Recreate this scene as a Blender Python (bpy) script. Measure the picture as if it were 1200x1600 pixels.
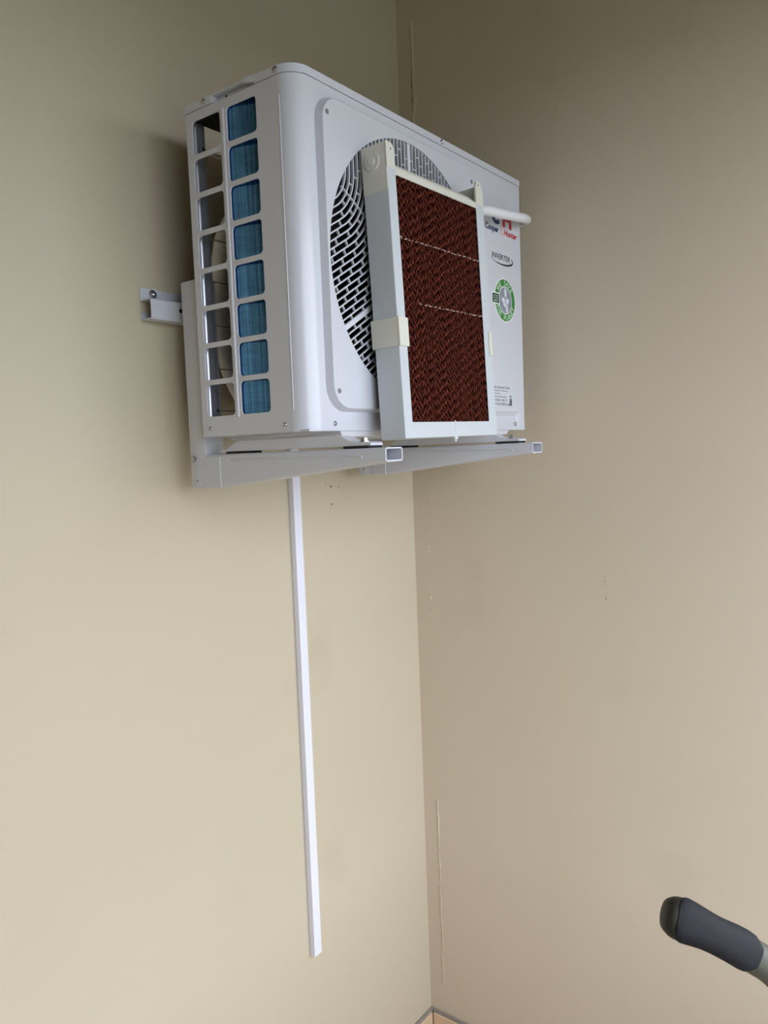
import bpy, bmesh, math, random
from mathutils import Vector, Matrix

random.seed(7)
for o in list(bpy.data.objects):
    bpy.data.objects.remove(o, do_unlink=True)
SC = bpy.context.scene
COL = SC.collection
ZB = 1.66            # height of the underside of the outdoor unit above the floor

# ------------------------------------------------------------------ camera
cam_data = bpy.data.cameras.new('camera')
cam_data.sensor_fit = 'VERTICAL'
cam_data.sensor_height = 24.0
cam_data.lens = 24.0 * 1217.7 / 1600.0
cam_data.clip_start = 0.02
cam_data.clip_end = 500
cam = bpy.data.objects.new('camera', cam_data)
COL.objects.link(cam)
RT = Vector((0.6005871637, -0.7986236538, -0.0386693458))
UP = Vector((0.0862119247, 0.0166007493, 0.9961385040))
FW = Vector((0.7948978317, 0.6016017575, -0.0788210793))
cam.matrix_world = Matrix(((RT.x, UP.x, -FW.x, -1.67897), (RT.y, UP.y, -FW.y, -1.17275),
                           (RT.z, UP.z, -FW.z, -0.03429 + ZB), (0, 0, 0, 1)))
SC.camera = cam

# ------------------------------------------------------------------ sky and exposure
SC.view_settings.view_transform = 'Standard'
SC.view_settings.look = 'None'
SC.view_settings.gamma = 1.0
SC.view_settings.use_curve_mapping = False
SC.view_settings.exposure = 0.0

world = bpy.data.worlds.new('overcast_sky')
SC.world = world
world.use_nodes = True
wn = world.node_tree.nodes
wl = world.node_tree.links
wn.clear()
w_out = wn.new('ShaderNodeOutputWorld')
w_bg = wn.new('ShaderNodeBackground')
w_bg.inputs['Color'].default_value = (0.83, 0.885, 1.0, 1)
w_bg.inputs['Strength'].default_value = 5.8
wl.new(w_bg.outputs[0], w_out.inputs[0])

# the opening of the balcony (sampling portal for the sky)
ROOM_X0, ROOM_Y0, CEIL = -3.3, -1.65, 1.22
OP_Z0, OP_Z1 = -1.10, 0.75
OP_X0, OP_X1 = -2.00, 0.0  # width of the unseen opening shaped for the light, the rest walled off
pl = bpy.data.lights.new('sky_portal', 'AREA')
pl.shape = 'RECTANGLE'
pl.size = OP_X1 - OP_X0
pl.size_y = OP_Z1 - OP_Z0
pl.cycles.is_portal = True
po = bpy.data.objects.new('sky_portal', pl)
COL.objects.link(po)
po.location = ((OP_X0 + OP_X1) / 2, ROOM_Y0 - 0.02, (OP_Z0 + OP_Z1) / 2 + ZB)
po.rotation_euler = (math.radians(90), 0, 0)


# ------------------------------------------------------------------ materials
def lin(c):
    return tuple(((v / 255) / 12.92 if v / 255 <= 0.04045 else ((v / 255 + 0.055) / 1.055) ** 2.4) for v in c)


def mat(name, rgb, rough=0.5, metal=0.0, var=0.04, vscale=8.0, bump=0.0, bscale=200.0, coat=0.0, sss=0.0, spec=0.5):
    m = bpy.data.materials.new(name)
    m.use_nodes = True
    nt = m.node_tree
    N, L = nt.nodes, nt.links
    b = N['Principled BSDF']
    c = lin(rgb)
    tc = N.new('ShaderNodeTexCoord')
    nz = N.new('ShaderNodeTexNoise')
    nz.inputs['Scale'].default_value = vscale
    nz.inputs['Detail'].default_value = 4
    L.new(tc.outputs['Object'], nz.inputs['Vector'])
    rp = N.new('ShaderNodeValToRGB')
    rp.color_ramp.elements[0].position = 0.3
    rp.color_ramp.elements[1].position = 0.7
    rp.color_ramp.elements[0].color = tuple(max(0, v * (1 - var)) for v in c) + (1,)
    rp.color_ramp.elements[1].color = tuple(min(1, v * (1 + var)) for v in c) + (1,)
    L.new(nz.outputs['Fac'], rp.inputs['Fac'])
    L.new(rp.outputs['Color'], b.inputs['Base Color'])
    b.inputs['Roughness'].default_value = rough
    b.inputs['Metallic'].default_value = metal
    b.inputs['Specular IOR Level'].default_value = spec
    if coat:
        b.inputs['Coat Weight'].default_value = coat
        b.inputs['Coat Roughness'].default_value = 0.12
    if sss:
        b.inputs['Subsurface Weight'].default_value = sss
        b.inputs['Subsurface Radius'].default_value = (0.01, 0.008, 0.006)
        b.inputs['Subsurface Scale'].default_value = 0.5
    if bump:
        n2 = N.new('ShaderNodeTexNoise')
        n2.inputs['Scale'].default_value = bscale
        n2.inputs['Detail'].default_value = 3
        L.new(tc.outputs['Object'], n2.inputs['Vector'])
        bp = N.new('ShaderNodeBump')
        bp.inputs['Strength'].default_value = bump
        bp.inputs['Distance'].default_value = 0.002
        L.new(n2.outputs['Fac'], bp.inputs['Height'])
        L.new(bp.outputs['Normal'], b.inputs['Normal'])
    return m


def wall_mat(name, rgb):
    m = mat(name, rgb, rough=0.55, var=0.025, vscale=1.6, bump=0.12, bscale=90, spec=0.35)
    nt = m.node_tree
    N, L = nt.nodes, nt.links
    b = N['Principled BSDF']
    src = b.inputs['Base Color'].links[0].from_socket
    tc = [n for n in N if n.type == 'TEX_COORD'][0]
    # sparse dirt specks on the paint
    vo = N.new('ShaderNodeTexVoronoi')
    vo.inputs['Scale'].default_value = 6.0
    L.new(tc.outputs['Object'], vo.inputs['Vector'])
    lt = N.new('ShaderNodeMath')
    lt.operation = 'LESS_THAN'
    lt.inputs[1].default_value = 0.009
    L.new(vo.outputs['Distance'], lt.inputs[0])
    # faint smudges
    sm = N.new('ShaderNodeTexNoise')
    sm.inputs['Scale'].default_value = 4.5
    sm.inputs['Detail'].default_value = 6
    L.new(tc.outputs['Object'], sm.inputs['Vector'])
    mr = N.new('ShaderNodeMapRange')
    mr.inputs['From Min'].default_value = 0.62
    mr.inputs['From Max'].default_value = 0.8
    mr.inputs['To Max'].default_value = 0.12
    L.new(sm.outputs['Fac'], mr.inputs['Value'])
    mx0 = N.new('ShaderNodeMix')
    mx0.data_type = 'RGBA'
    mx0.inputs['B'].default_value = lin((130, 118, 98)) + (1,)
    L.new(mr.outputs['Result'], mx0.inputs['Factor'])
    L.new(src, mx0.inputs['A'])
    mx = N.new('ShaderNodeMix')
    mx.data_type = 'RGBA'
    mx.inputs['B'].default_value = lin((105, 92, 74)) + (1,)
    L.new(lt.outputs[0], mx.inputs['Factor'])
    L.new(mx0.outputs['Result'], mx.inputs['A'])
    L.new(mx.outputs['Result'], b.inputs['Base Color'])
    return m


def stripes(m, scale, axis, strength=0.4, dist=0.001):
    """fine parallel relief on a material"""
    nt = m.node_tree
    N, L = nt.nodes, nt.links
    tc = [n for n in N if n.type == 'TEX_COORD'][0]
    wv = N.new('ShaderNodeTexWave')
    wv.wave_type = 'BANDS'
    wv.bands_direction = axis
    wv.inputs['Scale'].default_value = scale
    wv.inputs['Distortion'].default_value = 0.6
    L.new(tc.outputs['Object'], wv.inputs['Vector'])
    bp = N.new('ShaderNodeBump')
    bp.inputs['Strength'].default_value = strength
    bp.inputs['Distance'].default_value = dist
    L.new(wv.outputs['Fac'], bp.inputs['Height'])
    L.new(bp.outputs['Normal'], N['Principled BSDF'].inputs['Normal'])
    return m


def coil_mat():
    """blue coated fins: fine lines across, upright highlight streaks put into the colour, strongly glossy"""
    m = mat('blue_fin_aluminium', (84, 136, 186), rough=0.2, metal=0.92, var=0.2, vscale=18)
    nt = m.node_tree
    N, L = nt.nodes, nt.links
    b = N['Principled BSDF']
    tc = [n for n in N if n.type == 'TEX_COORD'][0]
    src = b.inputs['Base Color'].links[0].from_socket
    facs = []
    for sc, lo, hi in (((1, 30, 420), 0.80, 1.10), ((1, 330, 5), 0.62, 1.55)):  # second set: upright highlights painted into the base colour
        mp = N.new('ShaderNodeMapping')
        mp.inputs['Scale'].default_value = sc
        L.new(tc.outputs['Object'], mp.inputs['Vector'])
        n1 = N.new('ShaderNodeTexNoise')
        n1.inputs['Scale'].default_value = 1.0
        n1.inputs['Detail'].default_value = 3
        L.new(mp.outputs[0], n1.inputs['Vector'])
        r1 = N.new('ShaderNodeMapRange')
        r1.inputs['From Min'].default_value = 0.32
        r1.inputs['From Max'].default_value = 0.72
        r1.inputs['To Min'].default_value = lo
        r1.inputs['To Max'].default_value = hi
        L.new(n1.outputs['Fac'], r1.inputs['Value'])
        facs.append(r1.outputs[0])
    ml = N.new('ShaderNodeMath')
    ml.operation = 'MULTIPLY'
    L.new(facs[0], ml.inputs[0])
    L.new(facs[1], ml.inputs[1])
    vm = N.new('ShaderNodeVectorMath')
    vm.operation = 'SCALE'
    L.new(src, vm.inputs[0])
    L.new(ml.outputs[0], vm.inputs['Scale'])
    L.new(vm.outputs[0], b.inputs['Base Color'])
    bp = N.new('ShaderNodeBump')
    bp.inputs['Strength'].default_value = 0.25
    bp.inputs['Distance'].default_value = 0.0006
    L.new(ml.outputs[0], bp.inputs['Height'])
    L.new(bp.outputs['Normal'], b.inputs['Normal'])
    return m


M = {}
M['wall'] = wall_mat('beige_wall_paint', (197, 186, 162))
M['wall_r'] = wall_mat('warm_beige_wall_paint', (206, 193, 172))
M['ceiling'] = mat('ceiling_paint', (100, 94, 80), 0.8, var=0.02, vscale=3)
M['floor'] = mat('floor_tile', (180, 165, 150), 0.45, var=0.08, vscale=5)
M['ground'] = mat('distant_ground', (112, 114, 104), 0.9, var=0.25, vscale=0.05)
M['skirt'] = mat('tan_skirting_tile', (214, 188, 156), 0.4, var=0.06, vscale=12)
M['grout'] = mat('grey_grout', (146, 138, 130), 0.85, var=0.08, vscale=60, bump=0.3)
M['body'] = mat('white_powder_coat', (206, 208, 216), 0.32, var=0.012, vscale=3, bump=0.015, bscale=400, coat=0.25)
M['grille'] = mat('white_grille_plastic', (212, 213, 221), 0.42, var=0.01)
M['bracket'] = mat('grey_white_coated_steel', (205, 207, 215), 0.36, var=0.015, vscale=6, bump=0.02, bscale=300, coat=0.1)
M['alu'] = mat('bare_aluminium_post', (196, 198, 206), 0.3, metal=0.6, var=0.04, vscale=20)
M['screw'] = mat('zinc_screw', (190, 192, 198), 0.22, metal=1.0, var=0.05, vscale=200)
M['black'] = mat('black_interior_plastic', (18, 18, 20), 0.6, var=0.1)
M['rubber'] = mat('black_rubber', (14, 14, 15), 0.65, var=0.1)
M['dimple'] = mat('grey_dimple_shade', (120, 122, 128), 0.5, var=0.05)  # the grey stands for the shade inside the pressed dimples
M['hole'] = mat('dark_hole', (24, 22, 20), 0.9, var=0.05)
M['coil'] = coil_mat()
M['wire'] = mat('grey_guard_wire', (150, 148, 142), 0.4, metal=0.3, var=0.03)
M['pipe'] = stripes(mat('white_pipe_wrap', (236, 233, 228), 0.6, var=0.05, vscale=30), 40, 'DIAGONAL', 0.5, 0.002)
M['filler_black'] = mat('black_filler', (26, 25, 26), 0.85, var=0.15, vscale=60, bump=0.2)  # for the added dark tube inside the pipe loop
M['pad_white'] = mat('white_frame_plastic', (199, 205, 210), 0.38, var=0.015, vscale=7)
M['pad_grey'] = mat('side_frame_plastic', (196, 201, 204), 0.4, var=0.02, vscale=9)
M['cream'] = mat('cream_plastic', (216, 215, 203), 0.4, var=0.02, vscale=14, sss=0.05)
M['pad'] = mat('shaded_brown_cellulose', (76, 28, 17), 0.8, var=0.22, vscale=90, bump=0.2, bscale=600, spec=0.2)  # darker copy of the pad brown: shade between the flutes put into the colour
M['pad_edge'] = mat('lit_cellulose_edge', (124, 62, 48), 0.85, var=0.25, vscale=120, spec=0.15)  # lighter copy of the pad brown for the lit front edges
M['chip'] = mat('white_paper_edge', (232, 214, 200), 0.8, var=0.08, vscale=200)
M['hose'] = mat('white_hose', (236, 238, 244), 0.3, var=0.01, coat=0.2)
M['trunk'] = mat('white_trunking_plastic', (230, 231, 243), 0.35, var=0.01, vscale=5)
M['navy'] = mat('navy_print', (16, 40, 92), 0.4, var=0.05)
M['red'] = mat('red_print', (186, 36, 46), 0.4, var=0.05)
M['pink'] = mat('pale_red_outline_print', (222, 186, 182), 0.4, var=0.03)
M['ink'] = mat('black_print', (22, 22, 26), 0.4, var=0.05)
M['greyink'] = mat('grey_print', (92, 96, 106), 0.5, var=0.05)
M['green'] = mat('green_sticker', (52, 128, 62), 0.4, var=0.05, vscale=40)
M['paper'] = mat('white_sticker', (236, 240, 236), 0.4, var=0.01)
M['label'] = mat('pale_label_film', (207, 210, 217), 0.3, var=0.01)
M['mint'] = mat('pale_green_print', (190, 222, 190), 0.4, var=0.02)
M['silver'] = mat('silver_sticker_centre', (136, 144, 154), 0.35, var=0.12, vscale=60)
M['lilac'] = mat('pale_silver_print', (218, 220, 234), 0.35, var=0.05, vscale=80)
M['teal'] = mat('dark_teal_print', (32, 52, 58), 0.4, var=0.05)
M['grip'] = mat('slate_rubber_grip', (20, 21, 27), 0.7, spec=0.35, var=0.12, vscale=60, bump=0.25, bscale=900)
M['olive'] = mat('dark_olive_plastic', (34, 33, 23), 0.5, var=0.06, vscale=30)
M['shaft'] = mat('grey_olive_shaft', (72, 73, 63), 0.45, var=0.05, vscale=20)
M['plaster'] = mat('peeling_paint_edge', (200, 188, 166), 0.8, var=0.06, vscale=60)
M['plaster_gap'] = mat('crack_gap', (128, 116, 94), 0.9, var=0.1, vscale=60)
M['plaster_white'] = mat('bare_plaster_chip', (238, 232, 220), 0.9, var=0.03, vscale=60)


# ------------------------------------------------------------------ mesh helpers
class MB:
    def __init__(s):
        s.v = []
        s.f = []

    def add(s, vs, fs):
        n = len(s.v)
        s.v += [tuple(v) for v in vs]
        s.f += [tuple(i + n for i in f) for f in fs]
        return s

    def box(s, x0, x1, y0, y1, z0, z1):
        return s.add([(x0, y0, z0), (x1, y0, z0), (x1, y1, z0), (x0, y1, z0), (x0, y0, z1), (x1, y0, z1), (x1, y1, z1), (x0, y1, z1)],
                     [(3, 2, 1, 0), (4, 5, 6, 7), (0, 1, 5, 4), (1, 2, 6, 5), (2, 3, 7, 6), (3, 0, 4, 7)])

    def rbox(s, x0, x1, y0, y1, z0, z1, r=0.002, seg=2):
        bm = bmesh.new()
        bmesh.ops.create_cube(bm, size=1)
        for v in bm.verts:
            v.co = Vector(((x0 + x1) / 2 + v.co.x * (x1 - x0), (y0 + y1) / 2 + v.co.y * (y1 - y0), (z0 + z1) / 2 + v.co.z * (z1 - z0)))
        bmesh.ops.bevel(bm, geom=bm.edges[:], offset=r, segments=seg, affect='EDGES', profile=0.5)
        return s.bm(bm)

    def bm(s, bm):
        bm.verts.index_update()
        s.add([v.co[:] for v in bm.verts], [[v.index for v in f.verts] for f in bm.faces])
        bm.free()
        return s

    def rings(s, rings, closed=True, caps=True):
        n = len(rings[0])
        vs = [p for r in rings for p in r]
        fs = []
        for i in range(len(rings) - 1):
            for j in range(n if closed else n - 1):
                k = (j + 1) % n
                fs.append((i * n + j, i * n + k, (i + 1) * n + k, (i + 1) * n + j))
        if caps and closed:
            fs.append(tuple(range(n - 1, -1, -1)))
            fs.append(tuple(range((len(rings) - 1) * n, len(rings) * n)))
        return s.add(vs, fs)

    def prism(s, poly, a, b, fn):
        """extrude a 2-D polygon from a to b; fn(u, v, w) -> point"""
        return s.rings([[fn(u, v, a) for u, v in poly], [fn(u, v, b) for u, v in poly]])

    def tube(s, path, r, n=10, caps=True):
        P = [Vector(p) for p in path]
        rings = []
        ref = None
        for i, p in enumerate(P):
            t = (P[min(i + 1, len(P) - 1)] - P[max(i - 1, 0)]).normalized()
            if ref is None:
                ref = t.orthogonal().normalized()
            ref = (ref - t * ref.dot(t)).normalized()
            bn = t.cross(ref)
            rr = r[i] if isinstance(r, (list, tuple)) else r
            rings.append([p + rr * (math.cos(2 * math.pi * j / n) * ref + math.sin(2 * math.pi * j / n) * bn) for j in range(n)])
        return s.rings(rings, True, caps)

    def lathe(s, c, axis, prof, n=20):
        """prof: list of (radius, height along axis)"""
        ax = Vector(axis).normalized()
        u = ax.orthogonal().normalized()
        w = ax.cross(u)
        c = Vector(c)
        rings = [[c + ax * h + r * (math.cos(2 * math.pi * j / n) * u + math.sin(2 * math.pi * j / n) * w) for j in range(n)] for r, h in prof]
        return s.rings(rings)


ORG = {}


def tag(o, label=None, cat=None, group=None, kind=None):
    if label:
        o['label'] = label
    if cat:
        o['category'] = cat
    if group:
        o['group'] = group
    if kind:
        o['kind'] = kind
    return o


def thing(name, loc, label, cat, group=None):
    o = bpy.data.objects.new(name, None)
    o.empty_display_size = 0.05
    COL.objects.link(o)
    o.location = (loc[0], loc[1], loc[2] + ZB)
    ORG[o.name] = Vector(loc)
    return tag(o, label, cat, group)


def obj(name, mb, material, parent=None, smooth=None, label=None, kind=None):
    me = bpy.data.meshes.new(name)
    if parent is not None:
        org = ORG[parent.name]
    else:
        xs, ys, zs = zip(*mb.v)
        org = Vector(((min(xs) + max(xs)) / 2, (min(ys) + max(ys)) / 2, min(zs)))
    me.from_pydata([(v[0] - org.x, v[1] - org.y, v[2] - org.z) for v in mb.v], [], mb.f)
    bm = bmesh.new()
    bm.from_mesh(me)
    bmesh.ops.recalc_face_normals(bm, faces=bm.faces[:])
    bm.to_mesh(me)
    bm.free()
    me.materials.append(M[material])
    o = bpy.data.objects.new(name, me)
    COL.objects.link(o)
    ORG[o.name] = org
    if parent is not None:
        o.parent = parent
    else:
        o.location = (org.x, org.y, org.z + ZB)
    if smooth:
        me.shade_smooth()
        try:
            me.set_sharp_from_angle(angle=math.radians(smooth))
        except Exception:
            pass
    return tag(o, label, kind=kind)


def eval_curve(cd, fn):
    """turn a filled curve or text into mesh data mapped by fn(u, v, w)"""
    o = bpy.data.objects.new('temporary_curve', cd)
    COL.objects.link(o)
    dg = bpy.context.evaluated_depsgraph_get()
    me = bpy.data.meshes.new_from_object(o.evaluated_get(dg))
    mb = MB().add([fn(*v.co) for v in me.vertices], [tuple(p.vertices) for p in me.polygons])
    bpy.data.objects.remove(o, do_unlink=True)
    bpy.data.meshes.remove(me)
    return mb


def plate(loops, thick, fn, bevel=0.0):
    """flat plate with holes: first loop outer, others holes; thickness centred on w = 0"""
    cd = bpy.data.curves.new('plate', 'CURVE')
    cd.dimensions = '2D'
    cd.fill_mode = 'BOTH'
    cd.extrude = thick / 2 - bevel
    cd.bevel_depth = bevel
    cd.bevel_resolution = 1
    cd.offset = -bevel
    for lp in loops:
        sp = cd.splines.new('POLY')
        sp.points.add(len(lp) - 1)
        for p, (u, v) in zip(sp.points, lp):
            p.co = (u, v, 0, 1)
        sp.use_cyclic_u = True
    mb = eval_curve(cd, fn)
    bpy.data.curves.remove(cd)
    return mb


def text(body, size, fn, shear=0.0, bold=0.0, spacing=1.0, align='LEFT'):
    cd = bpy.data.curves.new('text', 'FONT')
    cd.body = body
    cd.size = size
    cd.shear = shear
    cd.offset = bold
    cd.space_character = spacing
    cd.align_x = align
    cd.extrude = 0.00012
    cd.resolution_u = 3
    mb = eval_curve(cd, fn)
    bpy.data.curves.remove(cd)
    return mb


def fit_text(body, x0, x1, z0, cap, y, shear=0.0, bold=0.0):
    """text stretched to run from x0 to x1 on the plane y, capitals cap high"""
    raw = text(body, 1.0, lambda u, v, w: (u, v, w), shear, bold)
    us = [v[0] for v in raw.v]
    hs = text('H', 1.0, lambda u, v, w: (u, v, w))
    h = max(v[1] for v in hs.v)
    a, b = min(us), max(us)
    k = (x1 - x0) / (b - a)
    return MB().add([(x0 + (u - a) * k, y - 0.00012 * (1 if w > 0 else -1), z0 + v * cap / h) for u, v, w in raw.v], raw.f)


def rrect(u0, u1, v0, v1, r, n=5):
    pts = []
    for cx, cy, a0 in ((u1 - r, v0 + r, -90), (u1 - r, v1 - r, 0), (u0 + r, v1 - r, 90), (u0 + r, v0 + r, 180)):
        for i in range(n + 1):
            a = math.radians(a0 + 90 * i / n)
            pts.append((cx + r * math.cos(a), cy + r * math.sin(a)))
    return pts


def circle(cu, cv, r, n=64):
    return [(cu + r * math.cos(2 * math.pi * i / n), cv + r * math.sin(2 * math.pi * i / n)) for i in range(n)]


def XP(x):       # plate lying in the plane x = const: (u, v, w) -> (x + w, u, v)
    return lambda u, v, w: (x + w, u, v)


def YP(y):       # plate lying in the plane y = const
    return lambda u, v, w: (u, y + w, v)


def ZP(z):
    return lambda u, v, w: (u, v, z + w)


def screw(name, c, axis, r, parent):
    a = Vector(axis)
    mb = MB().lathe(c, axis, [(r * 1.25, -0.0005), (r * 1.25, 0.0006), (r, 0.0007), (r * 0.85, 0.0016), (r * 0.5, 0.0022), (r * 0.25, 0.0012)], 14)
    return obj(name, mb, 'screw', parent, smooth=40)


def dark_hole(c, axis, r, parent, name='screw_hole'):
    return obj(name, MB().lathe(c, axis, [(r, -0.0004), (r, 0.0004)], 14), 'hole', parent)


# ------------------------------------------------------------------ the balcony
FL = -ZB
WALL_T = 0.15


def structure(name, mb, material, parent=None, smooth=None):
    o = obj(name, mb, material, parent, smooth)
    if parent is None:
        o['kind'] = 'structure'
    return o


wall_left = structure('wall_left', MB().box(ROOM_X0 - WALL_T, WALL_T, 0, WALL_T, FL - 0.1, CEIL + 0.15), 'wall')
wall_right = structure('wall_right', MB().box(0, WALL_T, ROOM_Y0 - WALL_T, 0, FL - 0.1, CEIL + 0.15), 'wall_r')
wall_far = structure('wall_side', MB().box(ROOM_X0 - WALL_T, ROOM_X0, ROOM_Y0 - WALL_T, 0, FL - 0.1, CEIL + 0.15), 'wall')
structure('wall_parapet', MB().box(ROOM_X0, 0, ROOM_Y0 - WALL_T, ROOM_Y0, FL - 0.1, OP_Z0), 'wall')
for _x0, _x1 in ((ROOM_X0, OP_X0), (OP_X1, 0)):  # unseen pier added to block sky light from the left
    if _x1 - _x0 > 0.01:
        structure('wall_light_blocker', MB().box(_x0, _x1, ROOM_Y0 - WALL_T, ROOM_Y0, OP_Z0, OP_Z1), 'wall')
structure('wall_lintel', MB().box(ROOM_X0, 0, ROOM_Y0 - WALL_T, ROOM_Y0, OP_Z1, CEIL + 0.15), 'wall')
structure('ceiling', MB().box(ROOM_X0, 0, ROOM_Y0, 0, CEIL, CEIL + 0.15), 'ceiling')
structure('floor', MB().box(ROOM_X0, 0, ROOM_Y0, 0, FL - 0.1, FL), 'floor')
structure('ground', MB().box(-150, 150, -220, ROOM_Y0 - 1, FL - 6.2, FL - 6.0), 'ground')

# skirting tiles with a grey grout line on top
SK = -1.574
bl = structure('baseboard_left', MB().box(-1.62, 0, -0.006, 0, SK - 0.010, SK), 'grout')
for k in range(4):
    obj('tile', MB().rbox(-0.400 * (k + 1) + 0.002, -0.400 * k - 0.002 - (0.006 if k == 0 else 0), -0.010, 0, FL, SK - 0.009, 0.0015, 1), 'skirt', bl)
br = structure('baseboard_right', MB().box(-0.006, 0, -1.62, -0.006, SK - 0.010, SK), 'grout')
for k in range(4):
    obj('tile', MB().rbox(-0.010, 0, -0.400 * (k + 1) + 0.002, -0.400 * k - 0.002 - (0.010 if k == 0 else 0), FL, SK - 0.009, 0.0015, 1), 'skirt', br)

# cracked, peeling paint beside the corner on the right wall
rnd = random.Random(3)


def crack(z0, z1, w, lip, yc):
    n = max(4, int((z1 - z0) / 0.012))
    gap, edge = MB(), MB()
    pts = []
    y = yc
    for i in range(n + 1):
        z = z0 + (z1 - z0) * i / n
        y = yc + 0.6 * (y - yc) + rnd.uniform(-0.0012, 0.0012)
        e = min(1, 3 * min(i, n - i) / n + 0.12)
        pts.append((y, z, w * e * rnd.uniform(0.5, 1.2), lip * e * rnd.uniform(0.5, 1.3)))
    gap.rings([[(-0.0004, y, z), (-0.0004, y + a, z)] for y, z, a, b in pts], closed=False)
    edge.rings([[(-0.0001, y - b * 1.6, z), (-0.0022, y - b * 0.5, z), (-0.0026, y, z), (0, y + 0.0002, z)] for y, z, a, b in pts], closed=False)
    obj('crack_gap', gap, 'plaster_gap', wall_right)
    obj('peeling_paint', edge, 'plaster', wall_right, smooth=60)


crack(0.62, 0.80, 0.0022, 0.0060, -0.0425)
crack(0.80, 0.92, 0.0042, 0.0070, -0.0455)
crack(0.92, 1.02, 0.0012, 0.0030, -0.0460)
crack(-1.10, -0.97, 0.0010, 0.0014, -0.0448)
crack(-1.20, -1.11, 0.0008, 0.0004, -0.0452)
crack(-1.40, -1.21, 0.0009, 0.0003, -0.0450)
crack(-1.49, -1.41, 0.0014, 0.0006, -0.0442)
for z, r in ((-0.29, 0.0018), (-0.303, 0.0024), (-0.395, 0.0016), (-0.424, 0.0032), (-0.475, 0.0016), (-1.06, 0.002), (-1.10, 0.0022), (-1.155, 0.0034), (-1.19, 0.0032)):
    y = -0.0455 + rnd.uniform(-0.001, 0.001)
    obj('plaster_chip', MB().prism([(y - r * 0.6, z), (y, z - r * 1.3), (y + r * 0.6, z), (y + r * 0.1, z + r)], -0.0012, 0.0, lambda u, v, w: (w, u, v)), 'plaster_white', wall_right)
for y, z, r in ((-0.5194, -0.3858, 0.0018), (-0.5190, -0.372, 0.0008), (-0.5180, -0.358, 0.0010), (-0.5168, -0.345, 0.0013), (-0.5162, -0.338, 0.0011), (-0.5158, -0.328, 0.0009), (-0.047, -0.172, 0.0016), (-0.046, -0.455, 0.0015)):
    obj('dirt_spot', MB().lathe((0, y, z), (-1, 0, 0), [(r, -0.0003), (r, 0.0004)], 9), 'plaster_gap', wall_right)
for x, z, r in ((-0.3272, -0.1119, 0.0022), (-0.3278, -0.1531, 0.0020), (-0.3000, -0.115, 0.0013), (-0.345, -0.103, 0.0012)):
    obj('nail_hole', MB().lathe((x, 0, z), (0, -1, 0), [(r, -0.0003), (r, 0.0004)], 9), 'hole', wall_left)

# ------------------------------------------------------------------ wall bracket
XA = (-0.7678, -0.2906)
AW = 0.043
br_thing = thing('wall_bracket', (-0.53, -0.05, -0.09), 'light grey steel wall bracket with two tapered arms carrying the air conditioner', 'bracket')
# horizontal rail, hat-shaped profile (y, z)


def strip(path, t, x0, x1):
    """bent sheet of thickness t following a profile in (y, z), running along x"""
    mb = MB()
    n = len(path)
    L_, R_ = [], []
    for i, p in enumerate(path):
        a = Vector(path[max(i - 1, 0)])
        b = Vector(path[min(i + 1, n - 1)])
        d1 = (Vector(p) - a).normalized() if i > 0 else (b - Vector(p)).normalized()
        d2 = (b - Vector(p)).normalized() if i < n - 1 else d1
        m = (d1 + d2)
        if m.length < 1e-6:
            m = d1
        m.normalize()
        nn = Vector((-m.y, m.x))
        s = 1 / max(0.5, nn.dot(Vector((-d1.y, d1.x))))
        L_.append(Vector(p) + nn * t / 2 * s)
        R_.append(Vector(p) - nn * t / 2 * s)
    poly = [tuple(v) for v in L_] + [tuple(v) for v in reversed(R_)]
    return mb.prism(poly, x0, x1, lambda u, v, w: (w, u, v))


rail = obj('rail', strip([(-0.0015, 0.2665), (-0.0015, 0.2455), (-0.0020, 0.2440), (-0.0290, 0.2440), (-0.0305, 0.2425), (-0.0305, 0.2125), (-0.0290, 0.2105),
                          (-0.0035, 0.2105), (-0.0015, 0.2125), (-0.0015, 0.2210), (-0.0050, 0.2225)], 0.002, -0.8165, -0.2400), 'bracket', br_thing)
obj('rail_screw', MB().lathe((-0.7900, -0.0025, 0.2575), (0, -1, 0), [(0.0080, 0), (0.0080, 0.0015), (0.0062, 0.0018), (0.0056, 0.0045), (0.0035, 0.0065), (0.001, 0.0070)], 18), 'screw', rail, smooth=50)
obj('rail_washer', MB().lathe((-0.7860, -0.0028, 0.2585), (0, -1, 0), [(0.0095, -0.001), (0.0095, 0.0006), (0.006, 0.0008)], 18), 'bracket', rail, smooth=40)
dark_hole((-0.7535, -0.0316, 0.2290), (0, -1, 0), 0.0037, rail, 'rail_hole')
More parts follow.
